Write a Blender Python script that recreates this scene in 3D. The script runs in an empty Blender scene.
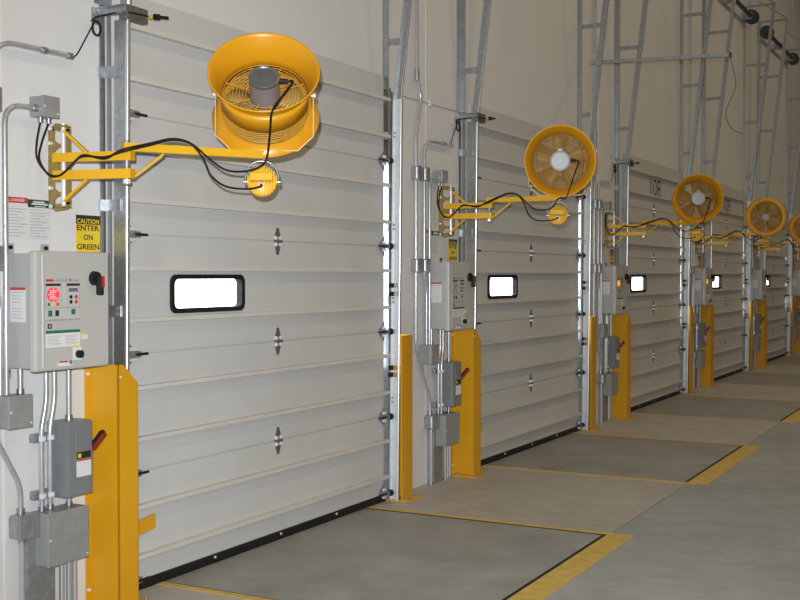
import bpy, bmesh, math, random
from mathutils import Vector, Matrix
random.seed(7)
scene = bpy.context.scene
COL = scene.collection
V = Vector

# ------------------------------------------------------------------ camera
# world: dock wall runs along +Y, the room is on +X, door faces lie at X = 0
CAM = V((3.888, 0.0, 1.605))
YAW, PITCH, FPX = 0.4914, 0.0216, 1131.35
cam_data = bpy.data.cameras.new('camera')
cam_data.sensor_fit = 'HORIZONTAL'
cam_data.sensor_width = 36.0
cam_data.lens = 36.0 * FPX / 800.0
cam_data.clip_end = 200
cam = bpy.data.objects.new('camera', cam_data)
cam.location = CAM
cam.rotation_euler = (math.pi / 2 - PITCH, 0, YAW)
COL.objects.link(cam)
scene.camera = cam

# ------------------------------------------------------------------ light
world = bpy.data.worlds.new('world')
scene.world = world
world.use_nodes = True
bg = world.node_tree.nodes['Background']
bg.inputs['Color'].default_value = (0.90, 0.95, 1.0, 1)      # bright overcast daylight outside the doors
bg.inputs['Strength'].default_value = 6.0

def lamp(name, kind, loc, energy, color, **kw):
    d = bpy.data.lights.new(name, kind)
    d.energy = energy
    d.color = color
    for k, v in kw.items():
        setattr(d, k, v)
    o = bpy.data.objects.new(name, d)
    o.location = loc
    COL.objects.link(o)
    return o

# the photographer's flash, just above and left of the lens
FLASH_W = 1400
right = V((math.cos(YAW), math.sin(YAW), 0))
flash = lamp('camera_flash', 'SPOT', CAM + right * -0.05 + V((0, 0, 0.13)), FLASH_W, (0.95, 0.985, 1.0),
             shadow_soft_size=0.02, spot_size=math.radians(78), spot_blend=1.0)
flash.rotation_euler = (math.pi / 2 - PITCH, 0, YAW - math.radians(3.5))
# warm high-bay lamps under the warehouse roof
BAY_W = 72
for hx in (4.5, 10.5):
    for hy in (-1.0, 5.0, 11.0, 17.0, 23.0):
        lamp('high_bay_light', 'AREA', (hx, hy, 8.7), BAY_W, (1.0, 0.79, 0.51), shape='DISK', size=1.0)

scene.view_settings.view_transform = 'Standard'
scene.view_settings.look = 'None'
scene.view_settings.gamma = 1.0
scene.view_settings.use_curve_mapping = False
scene.view_settings.exposure = 0.0

# ------------------------------------------------------------------ materials
def mat(name, col, rough=0.5, metal=0.0, var=0.06, scale=6.0, bump=0.0, bump_scale=60.0, emit=None, emit_s=0.0, spec=0.5, detail=5.0):
    m = bpy.data.materials.new(name)
    m.use_nodes = True
    nt = m.node_tree
    b = nt.nodes['Principled BSDF']
    b.inputs['Roughness'].default_value = rough
    b.inputs['Metallic'].default_value = metal
    b.inputs['Specular IOR Level'].default_value = spec
    tc = nt.nodes.new('ShaderNodeTexCoord')
    nz = nt.nodes.new('ShaderNodeTexNoise')
    nz.inputs['Scale'].default_value = scale
    nz.inputs['Detail'].default_value = detail
    nt.links.new(tc.outputs['Object'], nz.inputs['Vector'])
    rp = nt.nodes.new('ShaderNodeValToRGB')
    rp.color_ramp.elements[0].position = 0.3
    rp.color_ramp.elements[1].position = 0.7
    lo = [max(0, c * (1 - var)) for c in col]
    hi = [min(1, c * (1 + var)) for c in col]
    rp.color_ramp.elements[0].color = (*lo, 1)
    rp.color_ramp.elements[1].color = (*hi, 1)
    nt.links.new(nz.outputs['Fac'], rp.inputs['Fac'])
    nt.links.new(rp.outputs['Color'], b.inputs['Base Color'])
    if bump:
        n2 = nt.nodes.new('ShaderNodeTexNoise')
        n2.inputs['Scale'].default_value = bump_scale
        nt.links.new(tc.outputs['Object'], n2.inputs['Vector'])
        bp = nt.nodes.new('ShaderNodeBump')
        bp.inputs['Strength'].default_value = bump
        bp.inputs['Distance'].default_value = 0.005
        nt.links.new(n2.outputs['Fac'], bp.inputs['Height'])
        nt.links.new(bp.outputs['Normal'], b.inputs['Normal'])
    if emit:
        b.inputs['Emission Color'].default_value = (*emit, 1)
        b.inputs['Emission Strength'].default_value = emit_s
    return m

M = {}
M['wall'] = mat('wall_paint', (0.69, 0.70, 0.72), 0.6, var=0.025, scale=1.2, bump=0.05, bump_scale=25)
M['ceiling'] = mat('ceiling_deck', (0.20, 0.19, 0.18), 0.8)
M['far_wall'] = mat('darkened_wall_paint', (0.34, 0.32, 0.30), 0.8)  # unseen walls, darkened so the steel reflects a dark room
M['door'] = mat('door_paint', (0.565, 0.575, 0.58), 0.42, var=0.03, scale=2.5)
M['strut'] = mat('strut_paint', (0.62, 0.605, 0.575), 0.45, var=0.04, scale=5)
M['rail'] = mat('lit_galvanised_rail', (0.72, 0.77, 0.81), 0.4, 0.30, var=0.08, scale=30)  # galvanised steel with light put into its colour, for lower right rails
M['galv'] = mat('galvanised_steel', (0.43, 0.455, 0.475), 0.40, 0.92, var=0.16, scale=38)
M['hinge'] = mat('weathered_hinge_steel', (0.16, 0.155, 0.14), 0.5, 0.4, var=0.2, scale=40)
M['galv_dark'] = mat('dull_galvanised_steel', (0.33, 0.35, 0.37), 0.5, 0.6, var=0.18, scale=22)
M['emt'] = mat('conduit_steel', (0.55, 0.57, 0.60), 0.3, 0.6, var=0.06, scale=14)
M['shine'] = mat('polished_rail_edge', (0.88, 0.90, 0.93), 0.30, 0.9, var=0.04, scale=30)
M['zinc'] = mat('bright_zinc', (0.86, 0.88, 0.92), 0.25, 0.35, var=0.08, scale=60)
M['yellow'] = mat('safety_yellow', (0.68, 0.345, 0.010), 0.38, var=0.05, scale=4)
M['fan_yellow'] = mat('fan_yellow', (0.69, 0.325, 0.009), 0.34, var=0.03, scale=6)
M['arm_yellow'] = mat('arm_yellow', (0.74, 0.41, 0.012), 0.36, var=0.04, scale=6)
M['lamp_yellow'] = mat('lamp_yellow', (0.80, 0.45, 0.010), 0.34, var=0.03, scale=8)
M['bracket_brown'] = mat('brown_bracket_steel', (0.33, 0.225, 0.075), 0.5, 0.25, var=0.15, scale=24)  # dark yellow-brown of the arm's wall bracket
M['paint_line'] = mat('yellow_floor_paint', (0.60, 0.43, 0.10), 0.7, var=0.16, scale=14, bump=0.1)
M['box_light'] = mat('light_grey_enclosure', (0.47, 0.47, 0.455), 0.42, var=0.02)
M['box_side'] = mat('grey_enclosure', (0.40, 0.405, 0.405), 0.45, var=0.03)
M['box_grey'] = mat('grey_steel_box', (0.32, 0.325, 0.33), 0.45, 0.2, var=0.07, scale=16)
M['box_dark'] = mat('slate_grey_enamel', (0.19, 0.205, 0.22), 0.4, var=0.08, scale=12)
M['black'] = mat('black_rubber', (0.012, 0.012, 0.014), 0.55, var=0.2, scale=20, spec=0.3)
M['cable'] = mat('black_cable_jacket', (0.010, 0.009, 0.009), 0.6, var=0.1, spec=0.25)
M['red'] = mat('red_plastic', (0.55, 0.02, 0.025), 0.4, var=0.05)
M['dark_red'] = mat('dark_red_enamel', (0.30, 0.02, 0.02), 0.45, var=0.06)
M['red_ink'] = mat('red_ink', (0.55, 0.045, 0.045), 0.6, var=0.05)
M['green_ink'] = mat('green_ink', (0.02, 0.17, 0.09), 0.6, var=0.05)
M['green_dark'] = mat('dark_green_ink', (0.02, 0.06, 0.045), 0.6, var=0.05)
M['yellow_ink'] = mat('yellow_ink', (0.80, 0.58, 0.03), 0.5, var=0.04)
M['black_ink'] = mat('black_ink', (0.02, 0.02, 0.02), 0.6, var=0.05)
M['grey_ink'] = mat('grey_ink', (0.33, 0.33, 0.34), 0.7, var=0.15, scale=40)
M['paper'] = mat('white_label', (0.72, 0.73, 0.75), 0.55, var=0.02)
M['clear'] = mat('pale_label', (0.68, 0.68, 0.70), 0.5, var=0.02)
M['panel'] = mat('panel_overlay', (0.50, 0.50, 0.49), 0.5, var=0.02)
M['faint_ink'] = mat('faint_print', (0.47, 0.47, 0.48), 0.7, var=0.12, scale=40)
M['lcd'] = mat('lcd_screen', (0.12, 0.16, 0.18), 0.25, var=0.05)
M['led_red'] = mat('red_signal_lens', (0.6, 0.03, 0.04), 0.4, var=0.05, emit=(1.0, 0.07, 0.10), emit_s=0.55)
M['led_dot'] = mat('red_signal_dot', (0.8, 0.2, 0.2), 0.4, var=0.02, emit=(1.0, 0.35, 0.38), emit_s=1.1)
M['led_amber'] = mat('amber_signal_lens', (0.8, 0.3, 0.02), 0.4, var=0.02, emit=(1.0, 0.42, 0.02), emit_s=0.9)
M['motor'] = mat('grey_motor_enamel', (0.27, 0.255, 0.26), 0.4, 0.15, var=0.04)
M['motor_cap'] = mat('motor_end_bell', (0.20, 0.20, 0.19), 0.35, 0.5, var=0.08, scale=30)
M['motor_silver'] = mat('silver_motor_cap', (0.42, 0.43, 0.45), 0.5, 0.2, var=0.06, scale=30)
M['blade'] = mat('amber_fan_blade', (0.36, 0.23, 0.075), 0.5, 0.0, var=0.1, scale=10)
M['wire'] = mat('yellow_coated_wire', (0.62, 0.33, 0.03), 0.4, var=0.05)
M['drum'] = mat('dark_shaft_steel', (0.07, 0.075, 0.08), 0.4, 0.5, var=0.2, scale=12)
M['joint'] = mat('joint_sealant', (0.80, 0.78, 0.76), 0.7, var=0.03)
M['saw'] = mat('saw_cut_joint', (0.29, 0.285, 0.28), 0.9, var=0.2)
M['orange'] = mat('orange_plastic', (0.6, 0.25, 0.02), 0.5, var=0.05)
M['wood'] = mat('grey_apron_concrete', (0.45, 0.45, 0.44), 0.9, var=0.1, scale=0.6)

def floor_mat():
    m = bpy.data.materials.new('concrete_floor')
    m.use_nodes = True
    nt = m.node_tree
    b = nt.nodes['Principled BSDF']
    tc = nt.nodes.new('ShaderNodeTexCoord')
    def noise(sc, det, rough=0.55, stretch=None):
        n = nt.nodes.new('ShaderNodeTexNoise')
        n.inputs['Scale'].default_value = sc
        n.inputs['Detail'].default_value = det
        n.inputs['Roughness'].default_value = rough
        if stretch:
            mp = nt.nodes.new('ShaderNodeMapping')
            mp.inputs['Scale'].default_value = stretch
            nt.links.new(tc.outputs['Object'], mp.inputs['Vector'])
            nt.links.new(mp.outputs['Vector'], n.inputs['Vector'])
        else:
            nt.links.new(tc.outputs['Object'], n.inputs['Vector'])
        return n
    a = noise(0.55, 8, 0.6)
    c = noise(5.0, 12, 0.78, (0.9, 1.2, 1))
    f = noise(90, 3)
    def ramp(lo, hi):
        q = nt.nodes.new('ShaderNodeValToRGB')
        q.color_ramp.elements[0].position = 0.32
        q.color_ramp.elements[0].color = (*lo, 1)
        q.color_ramp.elements[1].position = 0.72
        q.color_ramp.elements[1].color = (*hi, 1)
        nt.links.new(a.outputs['Fac'], q.inputs['Fac'])
        return q
    # the strip between the levelers and the aisle slab were poured separately
    ra = ramp((0.42, 0.405, 0.385), (0.57, 0.545, 0.51))
    rb = ramp((0.32, 0.35, 0.37), (0.455, 0.485, 0.505))
    sx = nt.nodes.new('ShaderNodeSeparateXYZ')
    nt.links.new(tc.outputs['Object'], sx.inputs[0])
    gt = nt.nodes.new('ShaderNodeMath')
    gt.operation = 'GREATER_THAN'
    gt.inputs[1].default_value = 1.741
    nt.links.new(sx.outputs['X'], gt.inputs[0])
    pour = nt.nodes.new('ShaderNodeMix')
    pour.data_type = 'RGBA'
    nt.links.new(gt.outputs[0], pour.inputs[0])
    nt.links.new(ra.outputs['Color'], pour.inputs[6])
    nt.links.new(rb.outputs['Color'], pour.inputs[7])
    r2 = nt.nodes.new('ShaderNodeValToRGB')
    r2.color_ramp.elements[0].position = 0.30
    r2.color_ramp.elements[0].color = (0.72, 0.71, 0.70, 1)
    r2.color_ramp.elements[1].position = 0.62
    r2.color_ramp.elements[1].color = (1, 1, 1, 1)
    nt.links.new(c.outputs['Fac'], r2.inputs['Fac'])
    mx = nt.nodes.new('ShaderNodeMix')
    mx.data_type = 'RGBA'
    mx.blend_type = 'MULTIPLY'
    mx.inputs[0].default_value = 1.0
    nt.links.new(pour.outputs[2], mx.inputs[6])
    nt.links.new(r2.outputs['Color'], mx.inputs[7])
    nt.links.new(mx.outputs[2], b.inputs['Base Color'])
    b.inputs['Roughness'].default_value = 0.55
    bp = nt.nodes.new('ShaderNodeBump')
    bp.inputs['Strength'].default_value = 0.15
    bp.inputs['Distance'].default_value = 0.003
    nt.links.new(f.outputs['Fac'], bp.inputs['Height'])
    nt.links.new(bp.outputs['Normal'], b.inputs['Normal'])
    return m
M['floor'] = floor_mat()

def deck_mat():
    # worn checker plate: small raised lugs as bump, scuffed grey steel as colour
    m = bpy.data.materials.new('checker_plate')
    m.use_nodes = True
    nt = m.node_tree
    b = nt.nodes['Principled BSDF']
    tc = nt.nodes.new('ShaderNodeTexCoord')
    n = nt.nodes.new('ShaderNodeTexNoise')
    n.inputs['Scale'].default_value = 2.2
    n.inputs['Detail'].default_value = 9
    n.inputs['Roughness'].default_value = 0.65
    nt.links.new(tc.outputs['Object'], n.inputs['Vector'])
    r = nt.nodes.new('ShaderNodeValToRGB')
    r.color_ramp.elements[0].position = 0.3
    r.color_ramp.elements[0].color = (0.255, 0.26, 0.255, 1)
    r.color_ramp.elements[1].position = 0.72
    r.color_ramp.elements[1].color = (0.42, 0.425, 0.41, 1)
    nt.links.new(n.outputs['Fac'], r.inputs['Fac'])
    hs = []
    for ang, off in ((45, 0.0), (-45, 0.5)):
        mp = nt.nodes.new('ShaderNodeMapping')
        mp.inputs['Rotation'].default_value = (0, 0, math.radians(ang))
        mp.inputs['Location'].default_value = (off, off, 0)
        mp.inputs['Scale'].default_value = (26, 48, 1)
        nt.links.new(tc.outputs['Object'], mp.inputs['Vector'])
        vo = nt.nodes.new('ShaderNodeTexVoronoi')
        vo.inputs['Randomness'].default_value = 0.0
        vo.inputs['Scale'].default_value = 1.0
        nt.links.new(mp.outputs['Vector'], vo.inputs['Vector'])
        hs.append(vo)
    mn = nt.nodes.new('ShaderNodeMath')
    mn.operation = 'MINIMUM'
    nt.links.new(hs[0].outputs['Distance'], mn.inputs[0])
    nt.links.new(hs[1].outputs['Distance'], mn.inputs[1])
    bp = nt.nodes.new('ShaderNodeBump')
    bp.invert = True
    bp.inputs['Strength'].default_value = 0.5
    bp.inputs['Distance'].default_value = 0.008
    nt.links.new(mn.outputs[0], bp.inputs['Height'])
    nt.links.new(bp.outputs['Normal'], b.inputs['Normal'])
    nt.links.new(r.outputs['Color'], b.inputs['Base Color'])
    b.inputs['Roughness'].default_value = 0.5
    b.inputs['Metallic'].default_value = 0.15
    return m
M['deck'] = deck_mat()

def glass_mat():
    m = bpy.data.materials.new('window_glass')
    m.use_nodes = True
    nt = m.node_tree
    nt.nodes.remove(nt.nodes['Principled BSDF'])
    out = nt.nodes['Material Output']
    tr = nt.nodes.new('ShaderNodeBsdfTransparent')
    gl = nt.nodes.new('ShaderNodeBsdfGlossy')
    gl.inputs['Roughness'].default_value = 0.05
    mx = nt.nodes.new('ShaderNodeMixShader')
    mx.inputs[0].default_value = 0.06
    nt.links.new(tr.outputs[0], mx.inputs[1])
    nt.links.new(gl.outputs[0], mx.inputs[2])
    nt.links.new(mx.outputs[0], out.inputs['Surface'])
    return m
M['glass'] = glass_mat()

# ------------------------------------------------------------------ mesh helpers
class MB:
    """collects shapes (world coordinates, or local ones for rotated things) into one mesh"""
    def __init__(s):
        s.v, s.f, s.sm = [], [], []

    def add(s, verts, faces, smooth=False):
        n = len(s.v)
        s.v += [V(p) for p in verts]
        for f in faces:
            s.f.append([i + n for i in f])
            s.sm.append(smooth)
        return s

    def box(s, x0, x1, y0, y1, z0, z1, bev=0.0):
        if bev:
            bm = bmesh.new()
            bmesh.ops.create_cube(bm, size=1)
            for v in bm.verts:
                v.co = V(((x0 + x1) / 2 + v.co.x * (x1 - x0), (y0 + y1) / 2 + v.co.y * (y1 - y0), (z0 + z1) / 2 + v.co.z * (z1 - z0)))
            bmesh.ops.bevel(bm, geom=bm.edges[:], offset=bev, segments=2, affect='EDGES', profile=0.5)
            bm.verts.index_update()
            s.add([v.co.copy() for v in bm.verts], [[v.index for v in f.verts] for f in bm.faces])
            bm.free()
            return s
        p = [(x, y, z) for x in (x0, x1) for y in (y0, y1) for z in (z0, z1)]
        return s.add(p, [(0, 1, 3, 2), (4, 6, 7, 5), (0, 4, 5, 1), (2, 3, 7, 6), (0, 2, 6, 4), (1, 5, 7, 3)])

    def bar(s, a, b, w, h, up=(0, 0, 1)):
        """rectangular bar from a to b; w across, h along 'up'"""
        a, b, up = V(a), V(b), V(up)
        d = (b - a).normalized()
        r = d.cross(up)
        if r.length < 1e-5:
            r = d.cross(V((1, 0, 0)))
        r.normalize()
        u = r.cross(d).normalized()
        p = []
        for q in (a, b):
            for i, j in ((-1, -1), (1, -1), (1, 1), (-1, 1)):
                p.append(q + r * (i * w / 2) + u * (j * h / 2))
        return s.add(p, [(3, 2, 1, 0), (4, 5, 6, 7), (0, 1, 5, 4), (1, 2, 6, 5), (2, 3, 7, 6), (3, 0, 4, 7)])

    def cyl(s, a, b, r, r2=None, n=16, cap=True):
        r2 = r if r2 is None else r2
        a, b = V(a), V(b)
        d = (b - a).normalized()
        t = d.orthogonal().normalized()
        w = d.cross(t)
        p = []
        for q, rr in ((a, r), (b, r2)):
            for i in range(n):
                k = 2 * math.pi * i / n
                p.append(q + (t * math.cos(k) + w * math.sin(k)) * rr)
        s.add(p, [(i, (i + 1) % n, n + (i + 1) % n, n + i) for i in range(n)], True)
        if cap:
            s.add(p[:n], [list(range(n))[::-1]])
            s.add(p[n:], [list(range(n))])
        return s

    def tube(s, path, r, n=8, closed=False):
        P = [V(p) for p in path]
        m = len(P)
        rings = []
        t0 = None
        for i in range(m):
            if closed:
                d = (P[(i + 1) % m] - P[i - 1]).normalized()
            else:
                d = (P[min(i + 1, m - 1)] - P[max(i - 1, 0)]).normalized()
            if t0 is None:
                t0 = d.orthogonal().normalized()
            t0 = (t0 - d * t0.dot(d)).normalized()
            w = d.cross(t0)
            rings.append([P[i] + (t0 * math.cos(2 * math.pi * k / n) + w * math.sin(2 * math.pi * k / n)) * r for k in range(n)])
        vs = [p for ring in rings for p in ring]
        fs = []
        for i in range(m if closed else m - 1):
            j = (i + 1) % m
            for k in range(n):
                fs.append((i * n + k, i * n + (k + 1) % n, j * n + (k + 1) % n, j * n + k))
        s.add(vs, fs, True)
        if not closed:
            s.add(rings[0], [list(range(n))[::-1]])
            s.add(rings[-1], [list(range(n))])
        return s

    def lathe(s, prof, n=40, closed=False, smooth=True):
        """profile of (radius, z) turned about local Z"""
        m = len(prof)
        vs = []
        for r, z in prof:
            for k in range(n):
                a = 2 * math.pi * k / n
                vs.append((r * math.cos(a), r * math.sin(a), z))
        fs = []
        for i in range(m if closed else m - 1):
            j = (i + 1) % m
            for k in range(n):
                fs.append((i * n + k, i * n + (k + 1) % n, j * n + (k + 1) % n, j * n + k))
        return s.add(vs, fs, smooth)

    def prism(s, pts, axis, a, b):
        """polygon extruded along an axis; pts are the other two coordinates in order (x,y,z without axis)"""
        def mk(p, t):
            q = list(p)
            q.insert(axis, t)
            return q
        n = len(pts)
        vs = [mk(p, a) for p in pts] + [mk(p, b) for p in pts]
        fs = [list(range(n))[::-1], list(range(n, 2 * n))] + [(i, (i + 1) % n, n + (i + 1) % n, n + i) for i in range(n)]
        return s.add(vs, fs)

    def transform(s, mtx):
        s.v = [mtx @ p for p in s.v]
        return s

def fix_normals(me):
    bm = bmesh.new()
    bm.from_mesh(me)
    bmesh.ops.recalc_face_normals(bm, faces=bm.faces)
    bm.to_mesh(me)
    bm.free()

def origin_of(o):
    p = V((0, 0, 0))
    while o:
        p = p + o.location
        o = o.parent
    return p

def build(name, mb, m, parent=None, loc=None, local=False):
    me = bpy.data.meshes.new(name)
    base = V((0, 0, 0))
    if not local:
        if parent is not None:
            base = origin_of(parent)
        elif loc is not None:
            base = V(loc)
    me.from_pydata([tuple(p - base) for p in mb.v], [], mb.f)
    me.polygons.foreach_set('use_smooth', mb.sm)
    fix_normals(me)
    me.materials.append(M[m] if isinstance(m, str) else m)
    o = bpy.data.objects.new(name, me)
    COL.objects.link(o)
    if parent is not None:
        o.parent = parent
    elif loc is not None:
        o.location = loc
    return o

def tag(o, label=None, cat=None, group=None, kind=None):
    if label: o['label'] = label
    if cat: o['category'] = cat
    if group: o['group'] = group
    if kind: o['kind'] = kind
    return o

def thing(name, label, cat, loc, group=None):
    o = bpy.data.objects.new(name, None)
    o.empty_display_size = 0.1
    o.location = loc
    COL.objects.link(o)
    return tag(o, label, cat, group)

CHILD = {}
def copy_tree(o, parent=None):
    c = o.copy()
    COL.objects.link(c)
    c.parent = parent
    for ch in o.children:
        copy_tree(ch, c)
    return c

def smooth_path(pts, n=6):
    P = [V(p) for p in pts]
    P = [P[0] * 2 - P[1]] + P + [P[-1] * 2 - P[-2]]
    out = []
    for i in range(1, len(P) - 2):
        a, b, c, d = P[i - 1:i + 3]
        for k in range(n):
            t = k / n
            out.append(0.5 * ((2 * b) + (c - a) * t + (2 * a - 5 * b + 4 * c - d) * t * t + (3 * b - a - 3 * c + d) * t ** 3))
    out.append(P[-2])
    return out

def round_path(pts, r, n=6):
    """polyline with rounded corners (bent conduit)"""
    P = [V(p) for p in pts]
    out = [P[0]]
    for i in range(1, len(P) - 1):
        a, b, c = P[i - 1], P[i], P[i + 1]
        d1, d2 = (a - b), (c - b)
        rr = min(r, d1.length * 0.49, d2.length * 0.49)
        p, q = b + d1.normalized() * rr, b + d2.normalized() * rr
        for k in range(n + 1):
            t = k / n
            out.append(p * (1 - t) ** 2 + b * 2 * t * (1 - t) + q * t * t)
    out.append(P[-1])
    return out

def text_mb(s, height, origin, width=None, thick=0.0006, bold=0.0):
    """lettering on a face that looks along +X: u = +Y, v = +Z, centred at origin"""
    c = bpy.data.curves.new('txt', 'FONT')
    c.body = s
    c.size = 1.0
    c.resolution_u = 3
    c.offset = bold
    o = bpy.data.objects.new('txt', c)
    COL.objects.link(o)
    dg = bpy.context.evaluated_depsgraph_get()
    me = bpy.data.meshes.new_from_object(o.evaluated_get(dg))
    xs = [v.co.x for v in me.vertices]
    ys = [v.co.y for v in me.vertices]
    w, h = max(xs) - min(xs), max(ys) - min(ys)
    sy = height / h
    sx = (width / w) if width else sy
    mb = MB()
    O = V(origin)
    vs = [O + V((thick, (v.co.x - min(xs) - w / 2) * sx, (v.co.y - min(ys) - h / 2) * sy)) for v in me.vertices]
    mb.add(vs, [list(p.vertices) for p in me.polygons])
    bpy.data.objects.remove(o)
    bpy.data.curves.remove(c)
    bpy.data.meshes.remove(me)
    return mb

# ------------------------------------------------------------------ layout
PITCH_Y = 4.15                         # spacing of the dock doors
NB = 5                                 # doors in view
ORD = ['nearest', 'second', 'third', 'fourth', 'fifth', 'sixth']
W = -0.03                              # face of the wall
DL, DR, DT = 4.35, 7.02, 3.02          # door left, right, top
def pier_off(b):
    return 0.0 if b == 0 else -0.052

# ------------------------------------------------------------------ structure
floor = build('floor', MB().box(-0.23, 15, -6, 34, -0.3, 0.0), 'floor')
tag(floor, kind='structure')
ceil = build('ceiling', MB().box(-0.23, 15.2, -6.2, 34.2, 9.0, 9.2), 'ceiling')
tag(ceil, kind='structure')
wm = MB()
OL, OR_, OT = 4.39, 7.160, 2.98
edges = [-6.0]
for b in range(NB):
    edges += [OL + PITCH_Y * b, OR_ + PITCH_Y * b]
edges.append(34.0)
for i in range(0, len(edges), 2):
    wm.box(-0.23, W, edges[i], edges[i + 1], -0.3, 9.0)
for b in range(NB):
    wm.box(-0.23, W, OL + PITCH_Y * b, OR_ + PITCH_Y * b, OT, 9.0)
wall = build('wall_left', wm, 'wall')
tag(wall, kind='structure')
for k in range(6):
    build('panel_joint', MB().box(W, W + 0.002, 3.582 + PITCH_Y * k, 3.592 + PITCH_Y * k, 0.0, 8.9), 'joint', wall)
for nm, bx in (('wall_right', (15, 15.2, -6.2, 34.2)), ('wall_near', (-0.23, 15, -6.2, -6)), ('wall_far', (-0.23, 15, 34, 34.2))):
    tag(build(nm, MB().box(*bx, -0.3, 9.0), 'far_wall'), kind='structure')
apron = build('ground', MB().box(-60, -0.6, -40, 90, -1.4, -1.25), 'wood')
tag(apron, kind='structure')
for b in range(5):
    y0, y1 = 6.80 + PITCH_Y * b, 4.58 + PITCH_Y * (b + 1)
    tag(build('trim_%d' % (b + 1), MB().box(1.735, 1.747, y0 + 0.02, y1 - 0.02, 0.0, 0.0012), 'saw'), kind='structure')

# ------------------------------------------------------------------ sectional doors
SEC = 0.604
def hinge_mb(y, z):
    m = MB()
    m.prism([(y - 0.034, z - 0.012), (y - 0.008, z - 0.082), (y + 0.008, z - 0.082), (y + 0.034, z - 0.012),
             (y + 0.034, z + 0.012), (y + 0.008, z + 0.082), (y - 0.008, z + 0.082), (y - 0.034, z + 0.012)], 0, 0.0, 0.006)
    m.cyl((0.012, y - 0.03, z), (0.012, y + 0.03, z), 0.009, n=10)
    return m
def bolts_mb(y, z, dy=0.024, dz=0.019, r=0.014):
    m = MB()
    for i in (-1, 1):
        for j in (-1, 1):
            m.cyl((0.004, y + i * dy, z + j * dz), (0.016, y + i * dy, z + j * dz), r, r * 0.75, n=10)
    return m

def make_door():
    t = thing('overhead_door', '', 'door', (0, (DL + DR) / 2, 0))
    for k in range(5):
        z0, z1 = k * SEC + (0.035 if k == 0 else 0.004), (k + 1) * SEC - 0.004
        m = MB()
        if k == 2:            # section with the window: built around the opening
            wy0, wy1, wz0, wz1 = 4.712, 5.314, 1.424, 1.590
            m.box(-0.028, 0, DL, wy0, z0, z1)
            m.box(-0.028, 0, wy1, DR, z0, z1)
            m.box(-0.028, 0, wy0, wy1, z0, wz0)
            m.box(-0.028, 0, wy0, wy1, wz1, z1)
        else:
            m.box(-0.028, 0, DL, DR, z0, z1, 0.002)
        m.box(-0.028, -0.010, DL, DR, z1 - 0.001, z1 + (0.010 if k < 4 else 0.002))
        p = build('section_panel', m, 'door', t)
        for zz in (0.172, 0.432):
            z = k * SEC + zz
            if k == 0 and zz < 0.2:
                z = 0.178
            s = MB().prism([(0.0, z + 0.011), (0.044, z + 0.011), (0.044, z - 0.011), (0.0, z - 0.011)], 1, DL + 0.005, DR + 0.030)
            build('strut', s, 'strut', p)
    # window
    wf = MB()
    def rrect(y0, y1, z0, z1, r, n=5):
        out = []
        for cy, cz, a0 in ((y1 - r, z1 - r, 0), (y0 + r, z1 - r, 90), (y0 + r, z0 + r, 180), (y1 - r, z0 + r, 270)):
            for i in range(n + 1):
                a = math.radians(a0 + 90 * i / n)
                out.append((cy + r * math.cos(a), cz + r * math.sin(a)))
        return out
    o = rrect(4.689, 5.342, 1.404, 1.611, 0.045)
    i_ = rrect(4.716, 5.312, 1.430, 1.586, 0.030)
    n = len(o)
    vs = [(0.014, *p) for p in o] + [(0.014, *p) for p in i_] + [(0.0, *p) for p in o] + [(-0.026, *p) for p in i_]
    fs = []
    for k in range(n):
        j = (k + 1) % n
        fs += [(k, j, n + j, n + k), (2 * n + k, 2 * n + j, j, k), (n + k, n + j, 3 * n + j, 3 * n + k)]
    wf.add(vs, fs)
    fr = build('window_frame', wf, 'black', t)
    build('window_pane', MB().box(-0.020, -0.016, 4.714, 5.314, 1.427, 1.589), 'glass', fr)
    for k in range(1, 5):
        z = k * SEC
        h = build('centre_hinge', hinge_mb(5.69, z), 'hinge', t)
        build('bolt', bolts_mb(5.69, z), 'zinc', h)
    for k in range(0, 5):
        z = k * SEC + (0.06 if k == 0 else 0)
        for side in (-1, 1):
            y = DL if side < 0 else DR
            h = MB()
            q = -side            # towards the middle of the door
            def Q(u): return y + q * u
            h.prism([(Q(0.002), z - 0.070), (Q(0.030), z - 0.045), (Q(0.085), z - 0.008), (Q(0.085), z + 0.008), (Q(0.030), z + 0.045), (Q(0.002), z + 0.070)], 0, 0.0, 0.006)
            h.bar((0.028, Q(-0.006), z), (0.010, Q(0.075), z), 0.044, 0.030)
            ho = build('roller_hinge', h, 'galv_dark', t)
            build('bolt', bolts_mb(Q(0.030), z, 0.010, 0.026, 0.012).transform(Matrix.Translation((0.012, 0, 0))), 'zinc', ho)
            rr = MB().cyl((0.034, Q(0.125), z), (0.040, Q(-0.010), z), 0.007, n=8)
            build('stem', rr, 'black', ho)
            rl = MB().cyl((0.045, Q(-0.008), z), (0.045, Q(-0.026), z), 0.023 if side > 0 else 0.018, n=14)
            build('roller', rl, 'black' if side > 0 else 'galv_dark', ho)
    build('bottom_seal', MB().box(-0.026, 0.014, DL - 0.01, DR + 0.01, 0.0, 0.05, 0.004), 'black', t)
    for yy in (5.05, 5.70, 6.35):
        build('seal_screw', MB().cyl((0.013, yy, 0.035), (0.019, yy, 0.035), 0.008, n=8), 'zinc', t)
    tab = MB().prism([(4.36, 0.275), (4.545, 0.300), (4.545, 0.372), (4.36, 0.350)], 0, 0.004, 0.020)
    tag(build('lift_tab', tab, 'yellow', t), 'yellow lift tab')
    return t

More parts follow.
